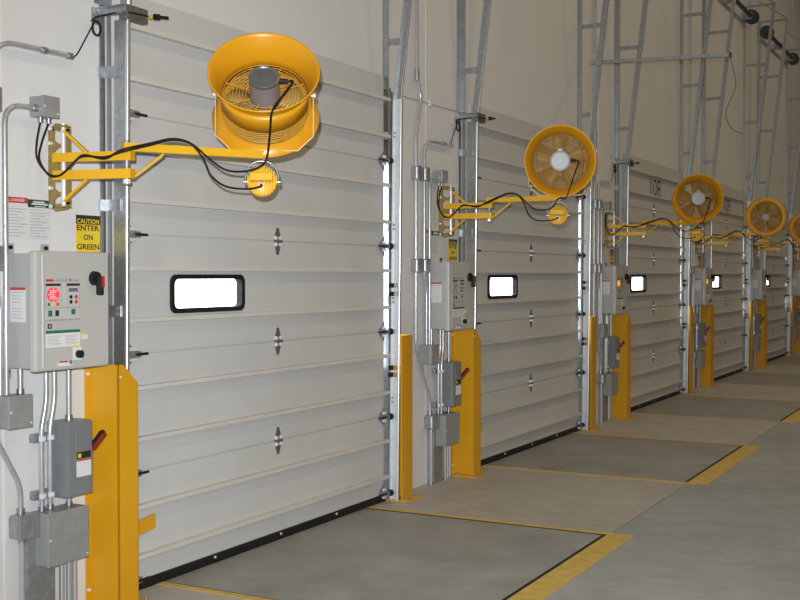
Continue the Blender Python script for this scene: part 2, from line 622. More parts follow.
door0 = make_door()
DOOR_LABEL = ['nearest white sectional dock door, behind the upward tilted fan',
              'second white sectional dock door, with the fan facing the camera',
              'third white sectional dock door, marked 108 near its top',
              'fourth white sectional dock door, marked 109 near its top',
              'fifth and farthest white sectional dock door in view']
doors = []
for b in range(NB):
    d = door0 if b == 0 else copy_tree(door0)
    d.location.y = (DL + DR) / 2 + PITCH_Y * b
    tag(d, DOOR_LABEL[b], 'door', 'white sectional dock doors')
    doors.append(d)
for b, s in ((2, '108'), (3, '109')):
    tag(build('door_number', text_mb(s, 0.225, (0.0, 5.765 + PITCH_Y * b, 2.70), 0.46, 0.0012, -0.004), 'black_ink', doors[b]), 'black number ' + s)

# ------------------------------------------------------------------ door tracks
TOPZ = 6.12
def track_x(z):
    return 0.010 * z if z < 2.85 else 0.0285 + 0.115 * (z - 2.85)

def make_track(side):
    """side -1: left of the door, +1: right of it"""
    yw = 4.238 if side < 0 else 7.065
    t = thing('door_track', '', 'door track', (0, yw, 0))
    s = side
    def yy(a, b):
        return (min(yw + s * a, yw + s * b), max(yw + s * a, yw + s * b))
    a = MB()
    a.box(W, W + 0.006, *(yy(0.0, 0.036) if s < 0 else yy(0.100, 0.135)), 0, 2.93)
    a.box(W, W + 0.006, *yy(-0.005, 0.070), 2.93, TOPZ)
    a.box(W, W + 0.045, *yy(-0.005, 0.001), 2.93, TOPZ)
    build('wall_angle', a, 'galv', t)
    # J section: web, inner and outer lips turned towards the door; a lower and an upper length
    xi = 0.012 if s < 0 else 0.034
    prof = [(xi, -0.020), (xi, 0.0), (0.082, 0.0), (0.088, -0.005), (0.090, -0.014), (0.086, -0.022)]
    th = 0.003
    n = len(prof)
    for zs, mt in (((0.0, 1.4, 2.85), 'galv' if s < 0 else 'rail'), ((2.85, 4.6, TOPZ), 'galv')):  # lower right length takes the lit copy of the steel
        vs, fs = [], []
        for z in zs:
            ring = [(max(x, 0.040) if zs[0] > 2 else x, y) for x, y in prof]
            for (x, y) in ring:
                vs.append((x + track_x(z), yw + s * y, z))
            for (x, y) in ring:
                vs.append((x + track_x(z) + (th if x > 0.08 else (-th if y < -0.01 else 0)), yw + s * (y + (th if -0.012 < y else 0)), z))
        for q in range(len(zs) - 1):
            A, B = q * 2 * n, (q + 1) * 2 * n
            for k in range(n - 1):
                fs.append((A + k, A + k + 1, B + k + 1, B + k))
                fs.append((A + n + k, B + n + k, B + n + k + 1, A + n + k + 1))
            fs.append((A, B, B + n, A + n))
            fs.append((A + n - 1, A + 2 * n - 1, B + 2 * n - 1, B + n - 1))
        build('track_rail', MB().add(vs, fs), mt, t)
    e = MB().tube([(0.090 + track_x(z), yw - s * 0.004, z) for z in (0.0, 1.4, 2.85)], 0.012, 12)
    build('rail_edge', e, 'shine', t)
    e = MB().tube([(0.090 + track_x(z), yw - s * 0.010, z) for z in (2.85, 4.6, TOPZ)], 0.007, 8)
    build('rail_edge', e, 'galv', t)
    for z in (3.26, 4.17, 5.12):
        x1 = track_x(z) + 0.035
        build('spacer_bracket', MB().box(W + 0.006, x1 + 0.02, *yy(0.004, 0.012), z - 0.022, z + 0.022), 'galv_dark', t)
    for z in (2.60, 1.95, 1.43, 0.72):
        br = MB().box(W + 0.012, 0.060 + track_x(z), *yy(0.005, 0.011), z - 0.028, z + 0.028)
        br.box(W + 0.006, W + 0.012, *yy(0.004, 0.045 if s < 0 else 0.130), z - 0.028, z + 0.028)
        bo = build('track_bracket', br, 'galv', t)
        for dz in (-0.014, 0.014):
            build('bolt', MB().cyl((0.040 + track_x(z), yw + s * 0.018, z + dz), (0.040 + track_x(z), yw - s * 0.006, z + dz), 0.008, n=8), 'galv_dark', bo)
    if s > 0:
        for z in (1.535, 1.475, 0.95, 0.90):
            build('guide_block', MB().box(0.018 + track_x(z), 0.045 + track_x(z), yw - 0.03, yw - 0.002, z - 0.016, z + 0.016), 'black', t)
            build('reflector', MB().box(0.050 + track_x(z), 0.076 + track_x(z), yw - 0.012, yw - 0.001, z - 0.016, z + 0.016), 'orange' if z < 1 else 'box_light', t)
        build('added_shade_strip', MB().box(W - 0.03, W - 0.002, DR - 0.005, 7.16, 0.0, 0.95), 'galv_dark', t)  # added strip that closes the lower gap against daylight
        build('jamb_plate', MB().box(W + 0.002, 0.030, yw - 0.003, yw + 0.003, 0.0, 1.20), 'galv_dark', t)
        build('added_shade_strip', MB().box(W - 0.03, W - 0.002, DR - 0.005, 7.16, 2.42, 2.98), 'galv', t)  # added strip that closes the upper gap against daylight
        build('guide_lip', MB().box(0.026, 0.034, yw - 0.022, yw + 0.002, 0.0, 2.93), 'box_dark', t)
    else:
        build('added_shade_strip', MB().box(-0.010, 0.012, yw - 0.004, yw + 0.004, 0.0, 2.93), 'box_dark', t)  # dark strip standing in for the shadow between flange and rail
    # top brace back to the wall
    x1 = track_x(TOPZ)
    br = MB().bar((W, yw, TOPZ - 0.02), (x1 + 0.06, yw, TOPZ - 0.02), 0.02, 0.03)
    br.bar((W, yw, TOPZ + 0.35), (x1 + 0.06, yw, TOPZ), 0.02, 0.02)
    build('top_brace', br, 'galv_dark', t)
    return t

for side, word in ((-1, 'left'), (1, 'right')):
    t0 = make_track(side)
    y0 = t0.location.y
    for b in range(NB):
        t = t0 if b == 0 else copy_tree(t0)
        t.location.y = y0 + PITCH_Y * b + (pier_off(b) * 0.6 if side < 0 else 0)
        tag(t, 'galvanised vertical track with leaning upper rail, %s side of the %s dock door' % (word, ORD[b]), 'door track', 'galvanised door tracks')

# counterbalance shafts high on the wall (only the far ones are in view)
def make_shaft():
    z, x = 5.92, 0.11
    t = thing('counterbalance_shaft', '', 'shaft', (x, (DL + DR) / 2, z))
    build('shaft', MB().cyl((x, 4.16, z), (x, 7.18, z), 0.035, n=14), 'drum', t)
    for y in (4.26, 7.05):
        d = MB().cyl((x, y - 0.05, z), (x, y + 0.05, z), 0.09, n=24)
        d.cyl((x, y - 0.06, z), (x, y - 0.045, z), 0.115, n=24)
        d.cyl((x, y + 0.045, z), (x, y + 0.06, z), 0.115, n=24)
        build('cable_drum', d, 'drum', t)
    for y in (4.36, 5.65, 6.94):
        build('bearing_plate', MB().box(W + 0.004, x + 0.03, y - 0.005, y + 0.005, z - 0.06, z + 0.06), 'galv_dark', t)
    return t
s0 = make_shaft()
for k, b in enumerate((3, 4)):
    s = s0 if k == 0 else copy_tree(s0)
    s.location.y = (DL + DR) / 2 + PITCH_Y * b
    tag(s, 'dark counterbalance shaft with cable drums high above the %s dock door' % ORD[b], 'shaft', 'counterbalance shafts')

# boom that stands out from the second door's right track, with a hanging wire
yb = 7.07 + PITCH_Y
bm_t = thing('boom_arm', 'long horizontal steel boom reaching out from the wall beside the second door', 'boom', (W, yb + 0.02, 3.78))
build('tube', MB().bar((0.10, yb + 0.02, 3.795), (1.50, yb + 0.04, 3.750), 0.036, 0.036), 'galv_dark', bm_t)
build('end_cap', MB().bar((1.495, yb + 0.04, 3.750), (1.515, yb + 0.04, 3.750), 0.044, 0.044), 'drum', bm_t)
tag(build('hanging_wire', MB().tube(smooth_path([(1.50, yb + 0.04, 3.74), (1.54, yb + 0.05, 3.58), (1.555, yb + 0.05, 3.43), (1.49, yb + 0.05, 3.28), (1.465, yb + 0.05, 3.16), (1.52, yb + 0.06, 3.04), (1.62, yb + 0.07, 2.98)]), 0.0028, 6), 'cable', bm_t), 'thin dark wire hanging from the boom')

# ------------------------------------------------------------------ yellow guards
def make_left_guard():
    t = thing('track_guard', '', 'guard', (0, 4.15, 0))
    th = 0.008
    y0, y1, x1, H = 4.118, 4.255, 0.158, 1.178
    build('wall_flange', MB().box(W, W + th, 4.088, y0 + th, 0.012, H), 'yellow', t)
    m = MB().prism([(W + th, 0.012), (x1, 0.012), (x1, H), (W + th, H)], 1, y0, y0 + th)
    build('web', m, 'yellow', t)
    f = MB().prism([(y0, 0.012), (y1, 0.012), (y1, 1.085), (y0 + 0.035, H), (y0, H)], 0, x1 - th, x1)
    build('front_plate', f, 'yellow', t)
    bp = build('base_plate', MB().box(W, 0.205, 4.05, 4.30, 0.0, 0.012), 'yellow', t)
    for x, y in ((0.185, 4.08), (0.185, 4.28), (0.03, 4.075)):
        build('anchor_bolt', MB().cyl((x, y, 0.012), (x, y, 0.034), 0.009, n=8), 'galv_dark', bp)
    for z in (0.08, 0.62, 1.13):
        build('flange_bolt', MB().cyl((W + th, 4.101, z), (W + th + 0.010, 4.101, z), 0.009, n=8), 'zinc', t)
    build('face_bolt', MB().cyl((x1, 4.134, 1.12), (x1 + 0.006, 4.134, 1.12), 0.006, n=8), 'zinc', t)
    return t
def make_right_guard():
    t = thing('track_guard', '', 'guard', (0, 7.10, 0))
    th = 0.008
    x1, H = 0.138, 1.18
    build('front_plate', MB().box(x1 - th, x1, 7.035, 7.105, 0.012, H), 'yellow', t)
    m = MB()
    m.prism([(x1, 7.105), (0.132, 7.205), (W, 7.205), (W, 7.197), (0.124, 7.197), (x1 - th, 7.098)], 2, 0.012, H)
    build('web', m, 'yellow', t)
    build('wall_flange', MB().box(W, W + th, 7.205, 7.26, 0.012, H), 'yellow', t)
    bp = build('base_plate', MB().box(W, 0.165, 7.045, 7.30, 0.0, 0.012), 'yellow', t)
    for x, y in ((0.15, 7.075), (0.13, 7.27)):
        build('anchor_bolt', MB().cyl((x, y, 0.012), (x, y, 0.034), 0.009, n=8), 'galv_dark', bp)
    return t
gl, gr = make_left_guard(), make_right_guard()
for b in range(6):
    if b < 6:
        t = gl if b == 0 else copy_tree(gl)
        t.location.y = 4.15 + PITCH_Y * b + pier_off(b)
        tag(t, 'wide yellow steel guard with one cut-off top corner, left of the %s dock door' % ORD[b], 'guard', 'wide yellow track guards')
    if b < 5:
        t = gr if b == 0 else copy_tree(gr)
        t.location.y = 7.10 + PITCH_Y * b
        tag(t, 'narrow yellow steel guard with square top, right of the %s dock door' % ORD[b], 'guard', 'narrow yellow track guards')

# ------------------------------------------------------------------ dock levelers and floor markings
def make_leveler():
    t = thing('dock_leveler', '', 'dock leveler', (0.85, 5.68, 0))
    build('pit_frame', MB().box(0.02, 1.728, 4.612, 6.75, 0.0, 0.002), 'black', t)
    build('deck_plate', MB().box(0.022, 1.706, 4.622, 6.715, 0.002, 0.0035), 'deck', t)
    return t
def make_marking():
    t = thing('floor_marking', '', 'floor marking', (0.9, 5.68, 0))
    build('front_stripe', MB().box(1.728, 1.885, 4.575, 6.805, 0.0, 0.0015), 'paint_line', t)
    build('side_stripe', MB().box(-0.02, 1.73, 4.562, 4.612, 0.0, 0.0025), 'paint_line', t)
    build('side_stripe', MB().box(-0.02, 1.73, 6.752, 6.805, 0.0, 0.0025), 'paint_line', t)
    return t
lv, mk = make_leveler(), make_marking()
for b in range(NB):
    t = lv if b == 0 else copy_tree(lv)
    t.location.y = 5.68 + PITCH_Y * b
    tag(t, 'grey checker-plate dock leveler set in the floor before the %s dock door' % ORD[b], 'dock leveler', 'dock levelers')
    t = mk if b == 0 else copy_tree(mk)
    t.location.y = 5.68 + PITCH_Y * b
    tag(t, 'yellow painted floor border around the %s dock leveler' % ORD[b], 'floor marking', 'yellow floor borders')

# ------------------------------------------------------------------ electrical gear on each pier (bay 0 coordinates)
def make_control_box():
    y0, y1, z0, z1 = 3.585, 4.046, 1.182, 1.713
    t = thing('control_box', '', 'control box', (W, (y0 + y1) / 2, z0))
    build('body', MB().box(W, 0.130, y0 + 0.012, y1 - 0.010, z0 + 0.012, z1 - 0.010, 0.004), 'box_side', t)
    dr = build('front_cover', MB().box(0.130, 0.172, y0, y1, z0, z1, 0.010), 'box_light', t)
    build('hinge_rib', MB().cyl((0.168, y0 + 0.045, z0 + 0.02), (0.168, y0 + 0.045, z1 - 0.02), 0.008, n=10), 'box_light', t)
    for y, z in ((y0 + 0.04, z1 + 0.012), (y1 - 0.21, z1 + 0.012), (y0 + 0.02, z0 - 0.012)):
        m = build('mounting_tab', MB().box(W, W + 0.006, y - 0.025, y + 0.025, z - 0.025, z + 0.025), 'box_side', t)
        build('bolt', MB().cyl((W + 0.006, y, z + 0.006), (W + 0.018, y, z + 0.006), 0.009, n=8), 'black', m)
    X = 0.1722
    def plate(name, ya, yb, za, zb, m, th=0.001, par=dr, x=X):
        return build(name, MB().box(x, x + th, ya, yb, za, zb), m, par)
    # layout grid of the front cover
    def Yp(px): return 3.5575 + 0.00571 * (px - 30) + 6.0e-6 * (px - 30) ** 2
    def Zp(py, px=60): return 1.715 - (py - 251.0) * 0.004462
    # overlay panel
    pn = plate('control_panel', Yp(45), Yp(79), Zp(320.5), Zp(283), 'panel')
    plate('panel_rule', Yp(45), Yp(79), Zp(308.4), Zp(307.6), 'grey_ink', 0.0016, pn)
    plate('panel_rule', Yp(45), Yp(79), Zp(320.6), Zp(319.2), 'grey_ink', 0.0016, pn)
    plate('panel_rule', Yp(44.8), Yp(45.3), Zp(308), Zp(283), 'grey_ink', 0.0016, pn)
    plate('panel_rule', Yp(60.0), Yp(60.5), Zp(308), Zp(286), 'grey_ink', 0.0016, pn)
    plate('panel_rule', Yp(66.2), Yp(66.7), Zp(308), Zp(286), 'grey_ink', 0.0016, pn)
    plate('panel_rule', Yp(78.5), Yp(79), Zp(308), Zp(283), 'grey_ink', 0.0016, pn)
    plate('title_print', Yp(45.5), Yp(53), Zp(281.6), Zp(279.2), 'red_ink', 0.001)
    plate('title_print', Yp(56), Yp(67), Zp(279.8), Zp(278.8), 'grey_ink', 0.001)
    plate('title_print', Yp(54.5), Yp(67.5), Zp(281.6), Zp(280.4), 'grey_ink', 0.001)
    plate('title_print', Yp(69), Yp(70.5), Zp(281.6), Zp(278.6), 'red_ink', 0.001)
    plate('title_print', Yp(71), Yp(78), Zp(281.6), Zp(279.6), 'grey_ink', 0.001)
    plate('heading_bar', Yp(45), Yp(60), Zp(286), Zp(283.6), 'black_ink', 0.0018, pn)
    plate('heading_bar', Yp(66), Yp(79), Zp(286), Zp(283.6), 'black_ink', 0.0018, pn)
    c = (Yp(52.0), Zp(294.5))
    L = MB().cyl((X, *c), (X + 0.006, *c), 0.032, n=24)
    for v in L.v:
        v.y = c[0] + (v.y - c[0]) * 1.12
    sg = tag(build('signal_light', L, 'led_red', dr), 'lit red signal lamp')
    dots = MB()
    for i in range(-3, 4):
        for j in range(-3, 4):
            if i * i + j * j <= 9.5 and (i <= 0 or abs(j) == i or abs(j) >= 2):
                q = (X + 0.006, c[0] + i * 0.0095, c[1] + j * 0.0085)
                dots.cyl(q, (q[0] + 0.0015, q[1], q[2]), 0.0034, n=6)
    build('light_dots', dots, 'led_dot', sg)
    for px, m in ((48, 'green_ink'), (53, 'yellow_ink'), (56.8, 'red_ink')):
        build('indicator', MB().cyl((X, Yp(px), Zp(304.2)), (X + 0.003, Yp(px), Zp(304.2)), 0.0075, n=10), m, dr)
    plate('display', Yp(68), Yp(77), Zp(292), Zp(288.2), 'lcd', 0.002)
    for px, m in ((70, 'black'), (75.3, 'red_ink')):
        for py in (297.2, 302.2):
            build('push_button', MB().cyl((X, Yp(px), Zp(py)), (X + 0.004, Yp(px), Zp(py)), 0.0085, n=10), m, dr)
    plate('key_green', Yp(47.5), Yp(51.3), Zp(316.2), Zp(310.2), 'green_ink', 0.002)
    plate('key_black', Yp(54.5), Yp(58), Zp(316), Zp(310.2), 'black_ink', 0.002)
    plate('key_green', Yp(70.5), Yp(74.5), Zp(315), Zp(309.5), 'green_ink', 0.002)
    sp = plate('logo_square', Yp(47), Yp(51), Zp(328.3), Zp(323.6), 'black_ink', 0.001)
    plate('logo_square_centre', Yp(48.2), Yp(49.8), Zp(327), Zp(324.9), 'box_light', 0.0016, sp)
    lb = plate('instruction_label', Yp(45), Yp(79), Zp(347), Zp(330.4), 'paper', 0.001)
    plate('green_header', Yp(45), Yp(79), Zp(333.2), Zp(330.2), 'green_ink', 0.0016, lb)
    pr_ = MB()
    for i in range(7):
        for (a, b_) in ((46, 61), (64, 77.5)):
            pr_.box(X + 0.001, X + 0.0014, Yp(a), Yp(b_ - (i * 37 % 5)), Zp(336.3 + i * 1.45), Zp(335.6 + i * 1.45))
    build('printed_lines', pr_, 'faint_ink', lb)
    y_ = plate('small_label', Yp(80), Yp(87), Zp(341), Zp(335), 'clear', 0.001)
    plate('yellow_header', Yp(80), Yp(87), Zp(336.3), Zp(334.8), 'yellow_ink', 0.0016, y_)
    k = plate('key_switch_plate', Yp(72), Yp(80.5), Zp(361.5), Zp(346.8), 'paper', 0.002)
    plate('yellow_header', Yp(72), Yp(80.5), Zp(348.2), Zp(346.4), 'yellow_ink', 0.0026, k)
    build('key_switch', MB().cyl((X, Yp(77), Zp(355.5)), (X + 0.022, Yp(77), Zp(355.5)), 0.018, n=14), 'black', k)
    w_ = plate('warning_label', Yp(57), Yp(71.5), Zp(366.3), Zp(361.6), 'paper', 0.001)
    plate('red_header', Yp(58), Yp(67), Zp(363), Zp(361.4), 'red_ink', 0.0016, w_)
    build('blue_symbol', MB().cyl((X, Yp(69.6), Zp(363.2)), (X + 0.002, Yp(69.6), Zp(363.2)), 0.010, n=12), 'box_dark', w_)
    # rotary isolator handle
    yc, zc = Yp(93.5), Zp(278.5)
    h = MB().cyl((0.172, yc, zc), (0.192, yc, zc), 0.034, 0.031, n=24)
    hd = build('isolator_dial', h, 'black', t)
    g = MB().box(0.190, 0.222, yc - 0.010, yc + 0.016, zc - 0.078, zc + 0.012, 0.008)
    build('isolator_grip', g, 'black', hd)
    build('isolator_mark', MB().box(0.200, 0.2228, yc - 0.002, yc + 0.0165, zc - 0.040, zc + 0.010), 'red', hd)
    # label on the side that faces down the dock
    sl = build('side_label', MB().box(0.008, 0.102, y0 + 0.011, y0 + 0.012, 1.400, 1.553), 'clear', t)
    build('red_header', MB().box(0.008, 0.102, y0 + 0.0104, y0 + 0.0115, 1.541, 1.553), 'red_ink', sl)
    pr2 = MB()
    for i in range(9):
        if i in (4,): continue
        pr2.box(0.016, 0.094 - (i * 13 % 4) * 0.006, y0 + 0.0106, y0 + 0.0112, 1.528 - i * 0.014, 1.532 - i * 0.014)
    build('printed_lines', pr2, 'faint_ink', sl)
    return t

def simple_box(name, y0, y1, x1, z0, z1, m, lid=0.012, bev=0.004, lidm=None):
    t = thing(name, '', 'box', (W, (y0 + y1) / 2, z0))
    build('body', MB().box(W, x1 - lid, y0 + 0.003, y1 - 0.003, z0 + 0.003, z1 - 0.003, bev), m, t)
    build('cover', MB().box(x1 - lid, x1, y0, y1, z0, z1, min(bev, lid * 0.4)), lidm or m, t)
    for y, z in ((y0 + 0.012, (z0 + z1) / 2), (y1 - 0.012, z0 + 0.02)):
        build('cover_screw', MB().cyl((x1, y, z), (x1 + 0.004, y, z), 0.005, n=8), 'zinc', t)
    return t

def make_disconnect():
    y0, y1, z0, z1, x1 = 3.842, 4.002, 0.580, 0.930, 0.100
    t = thing('disconnect_switch', '', 'switch', (W, (y0 + y1) / 2, z0))
    build('body', MB().box(W, x1 - 0.004, y0, y1, z0, z1, 0.005), 'box_dark', t)
    cv = build('cover', MB().box(x1 - 0.004, x1 + 0.006, y0 + 0.004, y1 - 0.004, z0 + 0.004, z1 - 0.004, 0.003), 'box_dark', t)
    build('embossed_panel', MB().box(x1 + 0.006, x1 + 0.012, y0 + 0.04, y1 - 0.02, z0 + 0.21, z1 - 0.03, 0.003), 'box_dark', cv)
    build('rating_plate', MB().box(x1 + 0.006, x1 + 0.008, y0 + 0.055, y1 - 0.016, z0 + 0.175, z0 + 0.205), 'black_ink', cv)
    build('rating_mark', MB().box(x1 + 0.008, x1 + 0.009, y0 + 0.060, y0 + 0.080, z0 + 0.180, z0 + 0.198), 'yellow_ink', cv)
    lb = build('white_label', MB().box(x1 + 0.006, x1 + 0.0075, y0 + 0.052, y1 - 0.014, z0 + 0.090, z0 + 0.170), 'paper', cv)
    build('label_header', MB().box(x1 + 0.0075, x1 + 0.0082, y0 + 0.052, y1 - 0.014, z0 + 0.163, z0 + 0.170), 'red_ink', lb)
    hub = MB().cyl((0.070, y1 + 0.004, z0 + 0.185), (0.082, y1 + 0.010, z0 + 0.185), 0.042, n=20)
    hub.box(0.03, 0.07, y1 - 0.001, y1 + 0.010, z0 + 0.15, z0 + 0.22)
    hb = build('handle_hub', hub, 'box_grey', t)
    a, b_ = V((0.092, y1 + 0.014, z0 + 0.205)), V((0.158, y1 + 0.022, z0 + 0.282))
    build('lever', MB().bar(a, b_, 0.022, 0.016, (0, 0, 1)), 'dark_red', hb)
    d = (b_ - a)
    build('lever_grip', MB().bar(a + d * 0.02 + V((-0.007, -0.004, 0.012)), b_ + V((-0.007, -0.004, 0.012)), 0.026, 0.016, (0, 0, 1)), 'black', hb)
    return t

def conduit(name, pts, r=0.0118, bend=0.07, fittings=(), rad_f=1.35):
    """a run of steel tube with connectors"""
    t = thing(name, '', 'conduit', pts[-1])
    build('tube', MB().tube(round_path(pts, bend), r, 10), 'emt', t)
    for p, d in fittings:
        p, d = V(p), V(d)
        build('connector', MB().cyl(p, p + d, r * rad_f, n=12), 'galv', t)
    return t

def make_fitting(y0, y1, z0, z1, x1):
    t = thing('conduit_fitting', '', 'conduit fitting', (W, (y0 + y1) / 2, z0))
    build('body', MB().box(W, x1 - 0.008, y0 + 0.003, y1 - 0.003, z0 + 0.004, z1 - 0.004, 0.010), 'galv', t)
    build('cover', MB().box(x1 - 0.010, x1, y0, y1, z0, z1, 0.004), 'galv_dark', t)
    return t

def make_clamps(z):
    t = thing('strut_clamp', '', 'clamp', (W, 3.80, z))
    build('channel', MB().box(W, W + 0.034, 3.735, 3.845, z - 0.02, z + 0.02, 0.003), 'galv_dark', t)
    for y in (3.764, 3.816):
        c = MB()
        pts = []
        for k in range(9):
            a = math.pi * k / 8
            pts.append((0.022 + 0.017 * math.sin(a), y - 0.017 * math.cos(a), z))
        for p, q in zip(pts, pts[1:]):
            c.bar(p, q, 0.003, 0.022)
        build('strap', c, 'zinc', t)
    return t

def make_danger_sign():
    t = thing('safety_notice', '', 'sign', (W, 3.74, 1.77))
    build('sheet', MB().box(W, W + 0.0015, 3.607, 3.878, 1.768, 1.955), 'clear', t)
    h = build('red_header', MB().box(W + 0.0015, W + 0.0022, 3.607, 3.737, 1.931, 1.957), 'red_ink', t)
    build('lettering', text_mb('DANGER', 0.013, (W + 0.0022, 3.680, 1.9445), 0.078, 0.0004, 0.01), 'paper', h)
    build('symbol', MB().prism([(3.612, 1.936), (3.630, 1.936), (3.621, 1.952)], 0, W + 0.0022, W + 0.0028), 'yellow_ink', h)
    g = build('green_header', MB().box(W + 0.0015, W + 0.0022, 3.737, 3.878, 1.916, 1.952), 'green_dark', t)
    gm = MB()
    gm.box(W + 0.0022, W + 0.0026, 3.770, 3.838, 1.939, 1.945)
    gm.box(W + 0.0022, W + 0.0026, 3.760, 3.858, 1.929, 1.936)
    gm.box(W + 0.0022, W + 0.0026, 3.778, 3.845, 1.9195, 1.923)
    build('header_print', gm, 'paper', g)
    p = MB()
    for c, (ya, yb) in enumerate(((3.615, 3.735), (3.748, 3.868))):
        for i in range(10):
            z = 1.905 - i * 0.0135
            cut = ((i * 7 + c * 3) % 5) * 0.014
            p.box(W + 0.0015, W + 0.0019, ya, yb - cut, z - 0.0022, z + 0.0022)
    build('printed_lines', p, 'faint_ink', t)
    return t

def make_caution_sign():
    t = thing('caution_sign', '', 'sign', (W, 4.12, 1.718))
    y0, y1, z0, z1 = 4.038, 4.200, 1.714, 1.896
    build('panel', MB().box(W, W + 0.002, y0, y1, z0, z1), 'yellow_ink', t)
    h = build('header', MB().box(W + 0.002, W + 0.0026, y0, y1, z1 - 0.044, z1), 'black_ink', t)
    yc = (y0 + y1) / 2
    build('lettering', text_mb('CAUTION', 0.023, (W + 0.0026, yc, z1 - 0.029), 0.148, 0.0004, 0.018), 'yellow_ink', h)
    for s, z, w in (('ENTER', z1 - 0.061, 0.150), ('ON', z1 - 0.106, 0.062), ('GREEN', z1 - 0.152, 0.150)):
        build('lettering', text_mb(s, 0.027, (W + 0.002, yc, z), w, 0.0005, 0.022), 'black_ink', t)
    return t

def make_sensor_bracket():
    t = thing('sensor_bracket', '', 'bracket', (W, 4.19, 2.87))
    build('wall_plate', MB().box(W, W + 0.008, 4.150, 4.200, 2.825, 2.905), 'galv', t)
    m = MB().box(W + 0.008, 0.150, 4.196, 4.202, 2.868, 2.905)
    m.box(W + 0.008, 0.150, 4.170, 4.202, 2.902, 2.906)
    m.box(W + 0.008, 0.150, 4.170, 4.202, 2.866, 2.870)
    build('strut_bar', m, 'galv', t)
    a = MB().box(0.150, 0.155, 4.196, 4.345, 2.845, 2.910)
    a.box(0.118, 0.155, 4.196, 4.345, 2.841, 2.846)
    build('end_channel', a, 'hinge', t)
    s = build('sensor', MB().cyl((0.165, 4.338, 2.872), (0.170, 4.358, 2.876), 0.009, n=12), 'paint_line', t)
    s2 = MB().cyl((0.175, 4.372, 2.880), (0.180, 4.40, 2.884), 0.015, n=12)
    s2.cyl((0.180, 4.40, 2.884), (0.190, 4.455, 2.890), 0.008, n=10)
    build('sensor_plug', s2, 'black', t)
    w = MB().tube(smooth_path([(0.168, 4.33, 2.875), (0.170, 4.27, 2.872), (0.14, 4.19, 2.872), (0.06, 4.165, 2.862), (0.01, 4.15, 2.855), (-0.005, 4.125, 2.83)]), 0.005, 6)
    ring = [(0.0, 4.155 + 0.028 * math.cos(k * math.pi / 8), 2.800 + 0.034 * math.sin(k * math.pi / 8)) for k in range(16)]
    w.tube(ring, 0.006, 6, closed=True)
    w.tube(smooth_path([(0.0, 4.128, 2.81), (-0.005, 4.08, 2.73), (-0.002, 4.03, 2.66), (0.0, 3.998, 2.634)]), 0.0035, 6)
    build('sensor_cable', w, 'cable', t)
    return t

def make_receptacle():
    t = simple_box('outlet_box', 3.748, 3.852, 0.058, 2.322, 2.420, 'box_grey', 0.006, 0.003)
    for y in (3.775, 3.825):
        build('cable_gland', MB().cyl((0.015, y, 2.324), (0.015, y, 2.300), 0.012, n=10), 'galv', t)
    return t

PIER = []    # (prototype, label template, category, group, offset follows the boxes?)
def reg(o, label, cat, group, follow=True):
    PIER.append((o, label, cat, group, follow))

cb = make_control_box()
reg(cb, 'light grey control box with red and black rotary handle, left of the %s door', 'control box', 'dock control boxes', False)
reg(simple_box('junction_box', 3.518, 3.657, 0.080, 0.933, 1.080, 'box_grey'), 'square grey junction box below the control box, left of the %s door', 'junction box', 'small junction boxes')
reg(make_disconnect(), 'dark grey disconnect switch with red lever, beside the guard of the %s door', 'disconnect switch', 'disconnect switches')
reg(simple_box('pull_box', 3.722, 3.980, 0.100, 0.284, 0.530, 'box_grey'), 'wide grey pull box under the disconnect switch, left of the %s door', 'pull box', 'lower pull boxes')
reg(make_fitting(3.605, 3.724, 0.425, 0.538, 0.048), 'small grey conduit fitting left of the pull box by the %s door', 'conduit fitting', 'lower conduit fittings')
reg(make_receptacle(), 'small grey outlet box above the arm bracket, left of the %s door', 'outlet box', 'outlet boxes')
reg(make_clamps(0.862), 'upper strut clamp holding two conduits beside the disconnect switch of the %s door', 'clamp', 'strut clamps')
reg(make_clamps(0.600), 'lower strut clamp holding two conduits beside the disconnect switch of the %s door', 'clamp', 'strut clamps')
reg(make_danger_sign(), 'white safety notice with red and green headers above the control box, %s door', 'sign', 'safety notices')
reg(make_caution_sign(), 'yellow CAUTION ENTER ON GREEN sign above the control box, %s door', 'sign', 'caution signs')
reg(make_sensor_bracket(), 'galvanised bracket with cable sensor across the top of the left track, %s door', 'bracket', 'sensor brackets')
wt = build('wireway', MB().box(W, 0.018, 3.678, 3.845, 0.0, 0.430, 0.003), 'galv_dark', None, (W, 3.76, 0))
reg(wt, 'flat grey wireway running down to the floor behind the pull box, %s door', 'wireway', 'grey wireways')
# conduits
reg(conduit('conduit', [(0.018, 3.796, 1.185), (0.018, 3.796, 1.03), (0.018, 3.764, 0.90), (0.018, 3.764, 0.53)], 0.0125, 0.04,
            (((0.018, 3.796, 1.182), (0, 0, -0.02)), ((0.018, 3.764, 0.53), (0, 0, 0.022)))),
    'left one of two bent conduits between control box and pull box, %s door', 'conduit', 'offset conduits')
reg(conduit('conduit', [(0.018, 3.846, 1.185), (0.018, 3.846, 1.03), (0.018, 3.816, 0.90), (0.018, 3.816, 0.53)], 0.0125, 0.04,
            (((0.018, 3.846, 1.182), (0, 0, -0.02)), ((0.018, 3.816, 0.53), (0, 0, 0.022)))),
    'right one of two bent conduits between control box and pull box, %s door', 'conduit', 'offset conduits')
reg(conduit('conduit', [(0.030, 3.925, 1.185), (0.030, 3.925, 0.930)], 0.0125, 0.05, (((0.030, 3.925, 1.182), (0, 0, -0.02)), ((0.030, 3.925, 0.930), (0, 0, 0.025)))),
    'short straight conduit from the control box down to the disconnect switch, %s door', 'conduit', 'short conduits')
